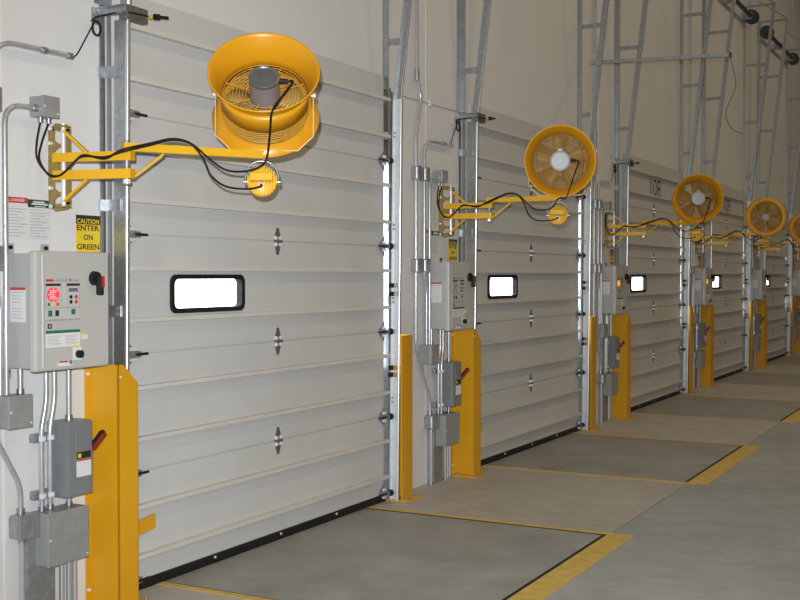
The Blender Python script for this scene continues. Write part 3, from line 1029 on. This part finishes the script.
reg(conduit('conduit', [(0.030, 3.922, 0.581), (0.030, 3.922, 0.529)], 0.0125, 0.05, (((0.030, 3.922, 0.581), (0, 0, -0.018)), ((0.030, 3.922, 0.529), (0, 0, 0.018)))),
    'very short conduit stub joining disconnect switch and pull box, %s door', 'conduit', 'short conduits')
reg(conduit('conduit', [(0.02, 3.640, 1.195), (0.02, 3.640, 1.079)], 0.0125, 0.05, (((0.02, 3.640, 1.079), (0, 0, 0.022)),)),
    'short conduit between the control box and the square junction box, %s door', 'conduit', 'short conduits')
for y, w in ((3.885, 'leftmost'), (3.930, 'middle'), (3.968, 'rightmost')):
    reg(conduit('conduit', [(0.018, y, 0.286), (0.018, y, 0.0)], 0.0125, 0.05, (((0.018, y, 0.286), (0, 0, -0.02)), ((0.018, y, 0.0), (0, 0, 0.02)))),
        w + ' of three conduits from the pull box into the floor, %s door', 'conduit', 'floor conduits')
reg(conduit('conduit', [(0.012, 3.650, 0.428), (0.012, 3.650, 0.0)], 0.0125, 0.05, (((0.012, 3.650, 0.428), (0, 0, -0.025)), ((0.012, 3.650, 0.0), (0, 0, 0.02)))),
    'straight conduit from the small fitting into the floor, %s door', 'conduit', 'floor conduits')
# three long risers on the left of the pier
reg(conduit('conduit_riser', [(0.0, 3.435, 8.6), (0.0, 3.435, 3.10), (0.0, 3.507, 2.94), (0.0, 3.420, 2.66), (0.0, 3.420, 1.05), (0.0, 3.655, 0.66), (0.0, 3.655, 0.536)], 0.0125, 0.06,
            (((0.0, 3.435, 3.06), (0, 0, 0.09)), ((0.0, 3.655, 0.536), (0, 0, 0.025))), 1.5),
    'long steel conduit riser that slants near the floor, left of the %s door', 'conduit', 'long conduit risers')
reg(conduit('conduit_riser', [(0.0, 3.990, 2.636), (0.0, 3.505, 2.632), (0.0, 3.505, 1.60), (0.0, 3.545, 1.5), (0.0, 3.545, 1.079)], 0.0125, 0.14,
            (((0.0, 3.990, 2.636), (0, -0.03, 0)), ((0.0, 3.80, 2.6345), (0, 0.03, 0))), 1.3),
    'steel conduit with a large upper elbow feeding the sensor cable, left of the %s door', 'conduit', 'long conduit risers', False)
reg(conduit('conduit_riser', [(0.015, 3.752, 2.362), (0.015, 3.566, 2.356), (0.015, 3.566, 1.60), (0.015, 3.566, 1.079)], 0.0125, 0.18,
            (((0.015, 3.752, 2.362), (0, -0.025, 0)),), 1.4),
    'steel conduit bending from outlet box down to junction box, left of the %s door', 'conduit', 'long conduit risers', False)
# square conduit bodies on the risers
for z, word in ((2.37, 'upper'), (1.68, 'lower')):
    for y, w2 in ((3.420 - 0.052, 'slanting'), (3.505, 'elbowed')):
        reg(make_fitting(y - 0.032, y + 0.032, z - 0.055, z + 0.055, 0.034), word + ' square conduit body on the ' + w2 + ' riser left of the %s door', 'conduit fitting', 'square conduit bodies', False)

for o, label, cat, group, follow in PIER:
    y0 = o.location.y
    for b in range(6):
        c = o if b == 0 else copy_tree(o)
        c.location.y = y0 + PITCH_Y * b + (pier_off(b) if follow else 0)
        tag(c, label % ORD[b], cat, group)
        if o is cb:
            for ch in c.children:
                for g in ch.children:
                    if g.name.startswith('signal_light') and b > 0:
                        # other boxes: lamp off, or amber
                        g.data = g.data.copy()
                        g.data.materials[0] = M['led_amber'] if b in (2, 3) else M['grey_ink']
                        g['label'] = 'lit amber signal lamp' if b in (2, 3) else 'unlit signal lamp'
                        for k in list(g.children):
                            bpy.data.objects.remove(k)
# thin cable clipped across the second pier
tw = thing('wall_cable', 'thin grey cable clipped level across the wall between the first two doors', 'cable', (W, 7.72, 2.92))
build('cable', MB().cyl((W + 0.006, 7.16, 2.922), (W + 0.006, 8.30, 2.928), 0.004, n=8), 'box_light', tw)
build('clip', MB().box(W, W + 0.016, 7.78, 7.82, 2.905, 2.945, 0.003), 'paper', tw)

# ------------------------------------------------------------------ swing arms, fans and dock lamps
ARM = {}   # bay -> pivot (x, y), tip (x, y)
for b, pv, tp in ((0, (0.400, 3.915), (0.750, 4.490)), (1, (0.405, 7.955), (0.950, 8.020)), (2, (0.405, 12.130), (0.880, 12.570)),
                  (3, (0.405, 16.280), (0.980, 16.020)), (4, (0.405, 20.43), (0.830, 20.48)), (5, (0.405, 24.58), (0.85, 24.60))):
    ARM[b] = (pv, tp)
ZU, ZL, ZA = 2.143, 2.063, 2.182
def arm_base(b):
    return V((0.085, 3.846 + PITCH_Y * b + pier_off(b), 0))

def make_arm(b):
    base = arm_base(b)
    (px, py), (tx, ty) = ARM[b]
    yb = base.y
    t = thing('swing_arm', 'yellow two-link swing arm on the pier left of the %s door' % ORD[b], 'swing arm', (W, yb, 1.92), 'yellow swing arms')
    # wall bracket: one cut-out plate standing off the wall, with turned flanges
    y = yb + 0.026
    ya, yc = y - 0.003, y + 0.003
    m = MB()
    m.box(W, 0.004, ya, yc, 1.917, 2.292)
    m.box(0.074, 0.104, ya, yc, 1.932, 2.277)
    m.prism([(W, 2.277), (0.104, 2.265), (0.085, 2.298), (0.010, 2.308)], 1, ya, yc)
    m.prism([(W, 1.932), (0.104, 1.944), (0.085, 1.911), (0.010, 1.901)], 1, ya, yc)
    m.box(0.004, 0.074, ya, yc, 2.037, 2.132)
    for z in (2.204, 1.982):        # waisted webs between the oval holes
        m.prism([(0.004, z - 0.026), (0.028, z - 0.009), (0.050, z - 0.009), (0.074, z - 0.026), (0.074, z + 0.026), (0.050, z + 0.009), (0.028, z + 0.009), (0.004, z + 0.026)], 1, ya, yc)
    build('bracket_plate', m, 'bracket_brown', t)
    fl = MB().box(W, W + 0.006, ya - 0.004, y + 0.026, 1.917, 2.292)
    build('wall_flange', fl, 'bracket_brown', t)
    for z in (1.917, 2.282):
        build('hinge_ear', MB().prism([(0.050, yb - 0.016), (0.106, yb - 0.016), (0.106, y), (0.050, y)], 2, z, z + 0.008), 'bracket_brown', t)
    for z in (2.284, 1.926, 2.217, 2.01):
        build('bracket_bolt', MB().cyl((-0.012, yb + 0.010, z), (-0.012, yb + 0.023, z), 0.009, n=8), 'zinc', t)
    build('hinge_pin', MB().cyl((0.085, yb, 1.917), (0.085, yb, 2.300), 0.011, n=12), 'zinc', t)
    P = V((px, py, 0))
    d1 = (P - V((0.085, yb, 0))).normalized()
    for z, nm in ((ZU, 'upper_link'), (ZL, 'lower_link')):
        a = V((0.085, yb, z)) - d1 * 0.045
        build(nm, MB().bar(a, P + d1 * 0.03 + V((0, 0, z)), 0.044, 0.042), 'arm_yellow', t)
    for z0, z1 in ((2.268, ZU + 0.02), (1.942, ZL - 0.02)):
        q = V((0.085, yb, z0))
        e = V((0.085, yb, z1)) + d1 * 0.125
        build('brace', MB().bar(q, e, 0.020, 0.012), 'arm_yellow', t)
    build('pivot_pin', MB().cyl((px, py, 2.025), (px, py, 2.215), 0.012, n=12), 'galv_dark', t)
    build('pivot_nut', MB().cyl((px, py, 2.018), (px, py, 2.038), 0.020, n=6), 'zinc', t)
    T = V((tx, ty, 0))
    d2 = (T - P).normalized()
    l2 = (T - P).length
    a2 = P - d2 * 0.018 + V((0, 0, ZA))
    build('outer_arm', MB().bar(a2, T + V((0, 0, ZA)), 0.042, 0.036), 'arm_yellow', t)
    build('arm_end_plate', MB().bar(T + V((0, 0, ZA)), T + d2 * 0.004 + V((0, 0, ZA)), 0.046, 0.040), 'paper', t)
    build('outer_brace', MB().bar(P + d2 * 0.025 + V((0, 0, 2.045)), P + d2 * 0.17 + V((0, 0, ZA - 0.022)), 0.014, 0.010), 'arm_yellow', t)
    return t

FANZ = {0: 2.470, 1: 2.458, 2: 2.445, 3: 2.405, 4: 2.420, 5: 2.420}
def fan_axis(b):
    """unit vector along the fan shaft, pointing out of the motor side"""
    (_, _), (tx, ty) = ARM[b]
    to_cam = math.atan2(CAM.y - ty, CAM.x - tx)
    yaw, el = {0: (2, 36), 1: (0, -5), 2: (-6, 2), 3: (175, 3), 4: (172, 2), 5: (-5, 0)}[b]
    a = to_cam - math.radians(yaw)
    e = math.radians(el)
    return V((math.cos(a) * math.cos(e), math.sin(a) * math.cos(e), math.sin(e)))

def fan_matrix(b):
    z = fan_axis(b)
    x = V((0, 0, 1)).cross(z).normalized()
    y = z.cross(x)
    return Matrix((x, y, z)).transposed()

def make_fan():
    t = thing('ventilation_fan', '', 'fan', (0, 0, 0))
    k = dict(local=True)
    R = 0.207
    # inlet bell: flared inner skin with rolled lip, outer skin
    bell = MB().lathe([(0.199, -0.01), (0.203, 0.04), (0.214, 0.082), (0.231, 0.118), (0.248, 0.144), (0.256, 0.156), (0.2615, 0.157), (0.263, 0.151),
                       (0.257, 0.145), (0.240, 0.118), (0.222, 0.084), (0.209, 0.04), (0.203, -0.01)], 56, closed=True)
    build('inlet_bell', bell, 'fan_yellow', t, **k)
    sh = MB().lathe([(R + 0.011, 0.070), (R + 0.015, 0.084), (R + 0.006, 0.030), (R + 0.006, -0.034), (R, -0.034), (R, 0.03)], 56, closed=True)
    build('shroud', sh, 'fan_yellow', t, **k)
    rear = MB().lathe([(R - 0.004, -0.125), (R, -0.125), (R + 0.012, -0.135), (0.262, -0.150), (0.262, -0.158), (R + 0.01, -0.150), (R - 0.004, -0.140)], 56, closed=True)
    build('outlet_flange', rear, 'fan_yellow', t, **k)
    cage = MB()
    for z in (-0.040, -0.052, -0.064, -0.076, -0.088, -0.100, -0.112):
        cage.tube([((R - 0.002) * math.cos(2 * math.pi * i / 48), (R - 0.002) * math.sin(2 * math.pi * i / 48), z) for i in range(48)], 0.0028, 5, closed=True)
    for i in range(24):
        a = 2 * math.pi * i / 24
        cage.tube([((R - 0.002) * math.cos(a), (R - 0.002) * math.sin(a), -0.028), ((R - 0.002) * math.cos(a), (R - 0.002) * math.sin(a), -0.13)], 0.0028, 5)
    build('side_grille', cage, 'wire', t, **k)
    g = MB()
    for i in range(1, 11):
        r = 0.035 + i * 0.0165
        g.tube([(r * math.cos(2 * math.pi * j / 40), r * math.sin(2 * math.pi * j / 40), -0.128 - 0.016 * (1 - (r / R) ** 2)) for j in range(40)], 0.0020, 5, closed=True)
    for i in range(10):
        a = 2 * math.pi * i / 10
        g.tube([(0.03 * math.cos(a), 0.03 * math.sin(a), -0.144), (R * math.cos(a), R * math.sin(a), -0.128)], 0.0026, 5)
    build('outlet_guard', g, 'wire', t, **k)
    build('guard_boss', MB().cyl((0, 0, -0.150), (0, 0, -0.138), 0.034, n=20), 'motor_cap', t, **k)
    g2 = MB()
    for i in range(1, 9):
        r = 0.075 + i * 0.0155
        g2.tube([(r * math.cos(2 * math.pi * j / 40), r * math.sin(2 * math.pi * j / 40), 0.004) for j in range(40)], 0.0020, 5, closed=True)
    for i in range(8):
        a = 2 * math.pi * (i + 0.5) / 8
        g2.tube([(0.06 * math.cos(a), 0.06 * math.sin(a), 0.0), (R * math.cos(a), R * math.sin(a), 0.0)], 0.0028, 5)
    build('inlet_guard', g2, 'wire', t, **k)
    mo = build('motor', MB().cyl((0, 0, -0.02), (0, 0, 0.112), 0.072, n=32), 'motor', t, **k)
    cap = MB().lathe([(0.0, 0.124), (0.022, 0.124), (0.023, 0.118), (0.062, 0.116), (0.066, 0.120), (0.0735, 0.118), (0.0735, 0.104), (0.0, 0.104)], 32, smooth=False)
    build('motor_cap', cap, 'motor_cap', mo, **k)
    build('lifting_eye', MB().box(-0.020, 0.020, 0.070, 0.094, 0.080, 0.108, 0.006), 'motor_silver', mo, **k)
    build('cable_gland', MB().cyl((0.070, 0.004, 0.088), (0.112, 0.004, 0.088), 0.014, 0.010, n=12), 'black', mo, **k)
    hub = build('blade_hub', MB().cyl((0, 0, -0.075), (0, 0, -0.03), 0.045, n=20), 'motor_cap', t, **k)
    for i in range(5):
        a = 2 * math.pi * i / 5 + 0.3
        vs, fs = [], []
        n = 7
        for j in range(n):
            r = 0.04 + (R - 0.055) * j / (n - 1)
            w = math.radians(19 + 8 * math.sin(math.pi * j / (n - 1)))
            for s_, zz in ((-1, -0.078), (0, -0.058), (1, -0.034)):
                for th in (0, 0.003):
                    vs.append((r * math.cos(a + s_ * w), r * math.sin(a + s_ * w), zz + th))
        for j in range(n - 1):
            A, B = j * 6, (j + 1) * 6
            for c in (0, 2):
                fs += [(A + c, A + c + 2, B + c + 2, B + c), (A + c + 1, B + c + 1, B + c + 3, A + c + 3)]
            fs += [(A, B, B + 1, A + 1), (A + 4, A + 5, B + 5, B + 4)]
        e = (n - 1) * 6
        fs += [(e, e + 2, e + 3, e + 1), (e + 2, e + 4, e + 5, e + 3)]
        build('blade', MB().add(vs, fs, True), 'blade', hub, **k)
    for s_ in (-1, 1):
        st = MB().box(min(s_ * (R + 0.004), s_ * (R + 0.011)), max(s_ * (R + 0.004), s_ * (R + 0.011)), -0.012, 0.012, -0.140, 0.035)
        so = build('tie_strap', st, 'fan_yellow', t, **k)
        kn = MB().cyl((s_ * (R + 0.01), 0, 0.0), (s_ * (R + 0.036), 0, 0.0), 0.008, n=10)
        kn.cyl((s_ * (R + 0.026), 0, 0.0), (s_ * (R + 0.036), 0, 0.0), 0.012, n=8)
        build('tilt_knob', kn, 'zinc', so, **k)
    return t

def make_yoke(b, fan):
    """U-shaped carrier, bolted to the fan's two sides"""
    mtx = fan_matrix(b)
    x = mtx @ V((1, 0, 0))
    (_, _), (tx, ty) = ARM[b]
    FZ = FANZ[b]
    z0 = ZA + 0.021
    h = 0.232
    yk = MB()
    nrm = V((0, 0, 1)).cross(x).normalized()
    base_pts = [(-h + 0.05, z0), (h - 0.05, z0)]
    def P(u, z): return V((tx, ty, 0)) + x * u + V((0, 0, z))
    segs = [((-h, FZ + 0.02), (-h, z0 + 0.07)), ((-h, z0 + 0.07), (-h + 0.075, z0)), ((-h + 0.075, z0), (h - 0.075, z0)), ((h - 0.075, z0), (h, z0 + 0.07)), ((h, z0 + 0.07), (h, FZ + 0.02))]
    for (u0, za), (u1, zb) in segs:
        yk.bar(P(u0, za), P(u1, zb), 0.034, 0.005, up=(x if abs(u1 - u0) < 1e-6 else V((0, 0, 1))))
    return yk

def make_lamp():
    t = thing('dock_lamp', '', 'dock lamp', (0, 0, 0))
    k = dict(local=True)
    # local +Z: back of the lamp, local +Y: up
    body = MB().lathe([(0.0, -0.045), (0.064, -0.045), (0.071, -0.040), (0.071, -0.030), (0.066, -0.026), (0.0, -0.024)], 32)
    bo = build('housing', body, 'lamp_yellow', t, **k)
    for i in range(-6, 7):
        x = i * 0.0112
        hgt = math.sqrt(max(0.0, 0.071 ** 2 - x * x))
        build('fin', MB().box(x - 0.0024, x + 0.0024, -hgt, hgt, -0.030, 0.022), 'lamp_yellow', bo, **k)
    build('driver_case', MB().box(-0.056, 0.050, -0.004, 0.034, -0.020, 0.042, 0.004), 'lamp_yellow', t, **k)
    build('cable_gland', MB().cyl((-0.006, -0.022, -0.02), (-0.006, -0.022, 0.036), 0.009, n=10), 'galv', t, **k)
    build('lens', MB().cyl((0, 0, -0.046), (0, 0, -0.050), 0.060, n=28), 'paper', t, **k)
    w = MB().tube(smooth_path([(-0.078, -0.012, -0.02), (-0.078, 0.03, -0.02), (-0.06, 0.075, -0.02), (-0.025, 0.098, -0.02), (0.025, 0.098, -0.02), (0.06, 0.075, -0.02), (0.078, 0.03, -0.02), (0.078, -0.012, -0.02)]), 0.005, 8)
    w.cyl((-0.088, 0, -0.02), (-0.068, 0, -0.02), 0.009, n=10)
    w.cyl((0.068, 0, -0.02), (0.088, 0, -0.02), 0.009, n=10)
    build('hanger', w, 'galv', t, **k)
    return t

fan0 = make_fan()
lamp0 = make_lamp()
FAN_LABEL = ['yellow ventilation fan tilted upward showing its grey motor, nearest to the camera',
             'yellow ventilation fan facing the camera squarely, at the second door',
             'yellow ventilation fan beside the number 108, at the third door',
             'yellow ventilation fan with its outlet grille turned to the camera, at the fourth door',
             'yellow ventilation fan cut by the right edge, at the fifth door',
             'farthest yellow ventilation fan, on the last pier']
for b in range(6):
    arm = make_arm(b)
    (px, py), (tx, ty) = ARM[b]
    f = fan0 if b == 0 else copy_tree(fan0)
    f.location = (tx, ty, FANZ[b])
    f.rotation_euler = fan_matrix(b).to_euler()
    tag(f, FAN_LABEL[b], 'fan', 'yellow dock fans')
    if b == 1 or b == 2:
        for ch in f.children:
            for g in ch.children:
                if g.name.startswith('motor_cap'):
                    g.data = g.data.copy()
                    g.data.materials[0] = M['motor_silver']
    build('fan_yoke', make_yoke(b, f), 'fan_yellow', arm)
    # lamp below the arm tip
    l = lamp0 if b == 0 else copy_tree(lamp0)
    lp = V((tx, ty, 2.058)) + (V((px, py, 0)) - V((tx, ty, 0))).normalized() * 0.015
    to_cam = V((CAM.x - tx, CAM.y - ty, 0)).normalized()
    zb = (to_cam + V((0, 0, 0.12))).normalized()
    xb = V((0, 0, 1)).cross(zb).normalized()
    yb_ = zb.cross(xb)
    lm = Matrix((xb, yb_, zb)).transposed()
    l.location = lp
    l.rotation_euler = lm.to_euler()
    tag(l, 'round yellow finned dock lamp hanging under the arm tip of the %s fan' % ORD[b], 'dock lamp', 'yellow dock lamps')
    # cables
    base = arm_base(b)
    P0, T0 = V((px, py, 0)), V((tx, ty, 0))
    d1 = (P0 - V((0.085, base.y, 0))).normalized()
    side = V((0, 0, 1)).cross((T0 - P0).normalized())
    if side.dot(to_cam) < 0:
        side = -side
    def A2(t_, dz, out=0.036):
        return P0.lerp(T0, t_) + side * out + V((0, 0, ZA + dz))
    s1 = V((0, 0, 1)).cross(d1)
    if s1.dot(to_cam) < 0:
        s1 = -s1
    def A1(u, z, out=0.036):
        return V((0.085, base.y, 0)).lerp(P0, u) + s1 * out + V((0, 0, z))
    oy = 3.80 + PITCH_Y * b + pier_off(b)
    gland = f.location + fan_matrix(b) @ V((0.112, 0.004, 0.088))
    gnear = f.location + fan_matrix(b) @ V((0.135, -0.01, 0.10))
    fax = fan_axis(b)
    facing = fax.dot(to_cam) > 0
    rimp = f.location + fan_matrix(b) @ V((0.045, -0.268, 0.17))
    lampg = lp + lm @ V((-0.006, -0.022, 0.036))
    shared = lambda k: [V((0.015, oy - 0.025 + k * 0.05, 2.305)), V((0.012, oy - 0.045 + k * 0.03, 2.21)), V((0.025, oy - 0.055 + k * 0.012, 2.13)), V((0.050, oy - 0.015 + k * 0.006, 2.068 - k * 0.006)),
                        V((0.095, base.y - 0.040, 2.058)), A1(0.14, 2.085, 0.042), A1(0.27, 2.125, 0.038), A1(0.40, 2.143 + k * 0.006, 0.034), A1(0.72, 2.137 - k * 0.008), A1(1.0, 2.155 + k * 0.01, 0.045), A2(0.15, 0.012 + k * 0.008), A2(0.30, 0.040 + k * 0.006), A2(0.43, 0.026 + k * 0.004)]
    up = [A2(0.56, -0.035), A2(0.68, -0.083), A2(0.82, -0.086), A2(0.93, -0.062, 0.045), A2(0.975, -0.02, 0.06)]
    if facing:
        up += [rimp.lerp(A2(0.975, 0.0, 0.07), 0.5), rimp, gnear.lerp(rimp, 0.35), gnear, gland]
    else:
        up += [A2(0.99, 0.03, 0.05)]
    c1 = build('fan_cable', MB().tube(smooth_path(shared(1) + up), 0.0050, 8), 'cable', None, (0.015, oy, 2.30))
    tag(c1, 'black cable running along the arm to the %s fan' % ORD[b], 'cable', 'fan cables')
    dn = [A2(0.52, -0.040), A2(0.57, -0.11), A2(0.68, -0.160), A2(0.84, -0.168), lampg + to_cam * 0.02 + V((0, 0, -0.012)), lampg]
    c2 = build('lamp_cable', MB().tube(smooth_path(shared(0) + dn), 0.0048, 8), 'cable', None, (0.015, oy, 2.30))
    tag(c2, 'black cable running along the arm to the lamp below the %s fan' % ORD[b], 'cable', 'lamp cables')
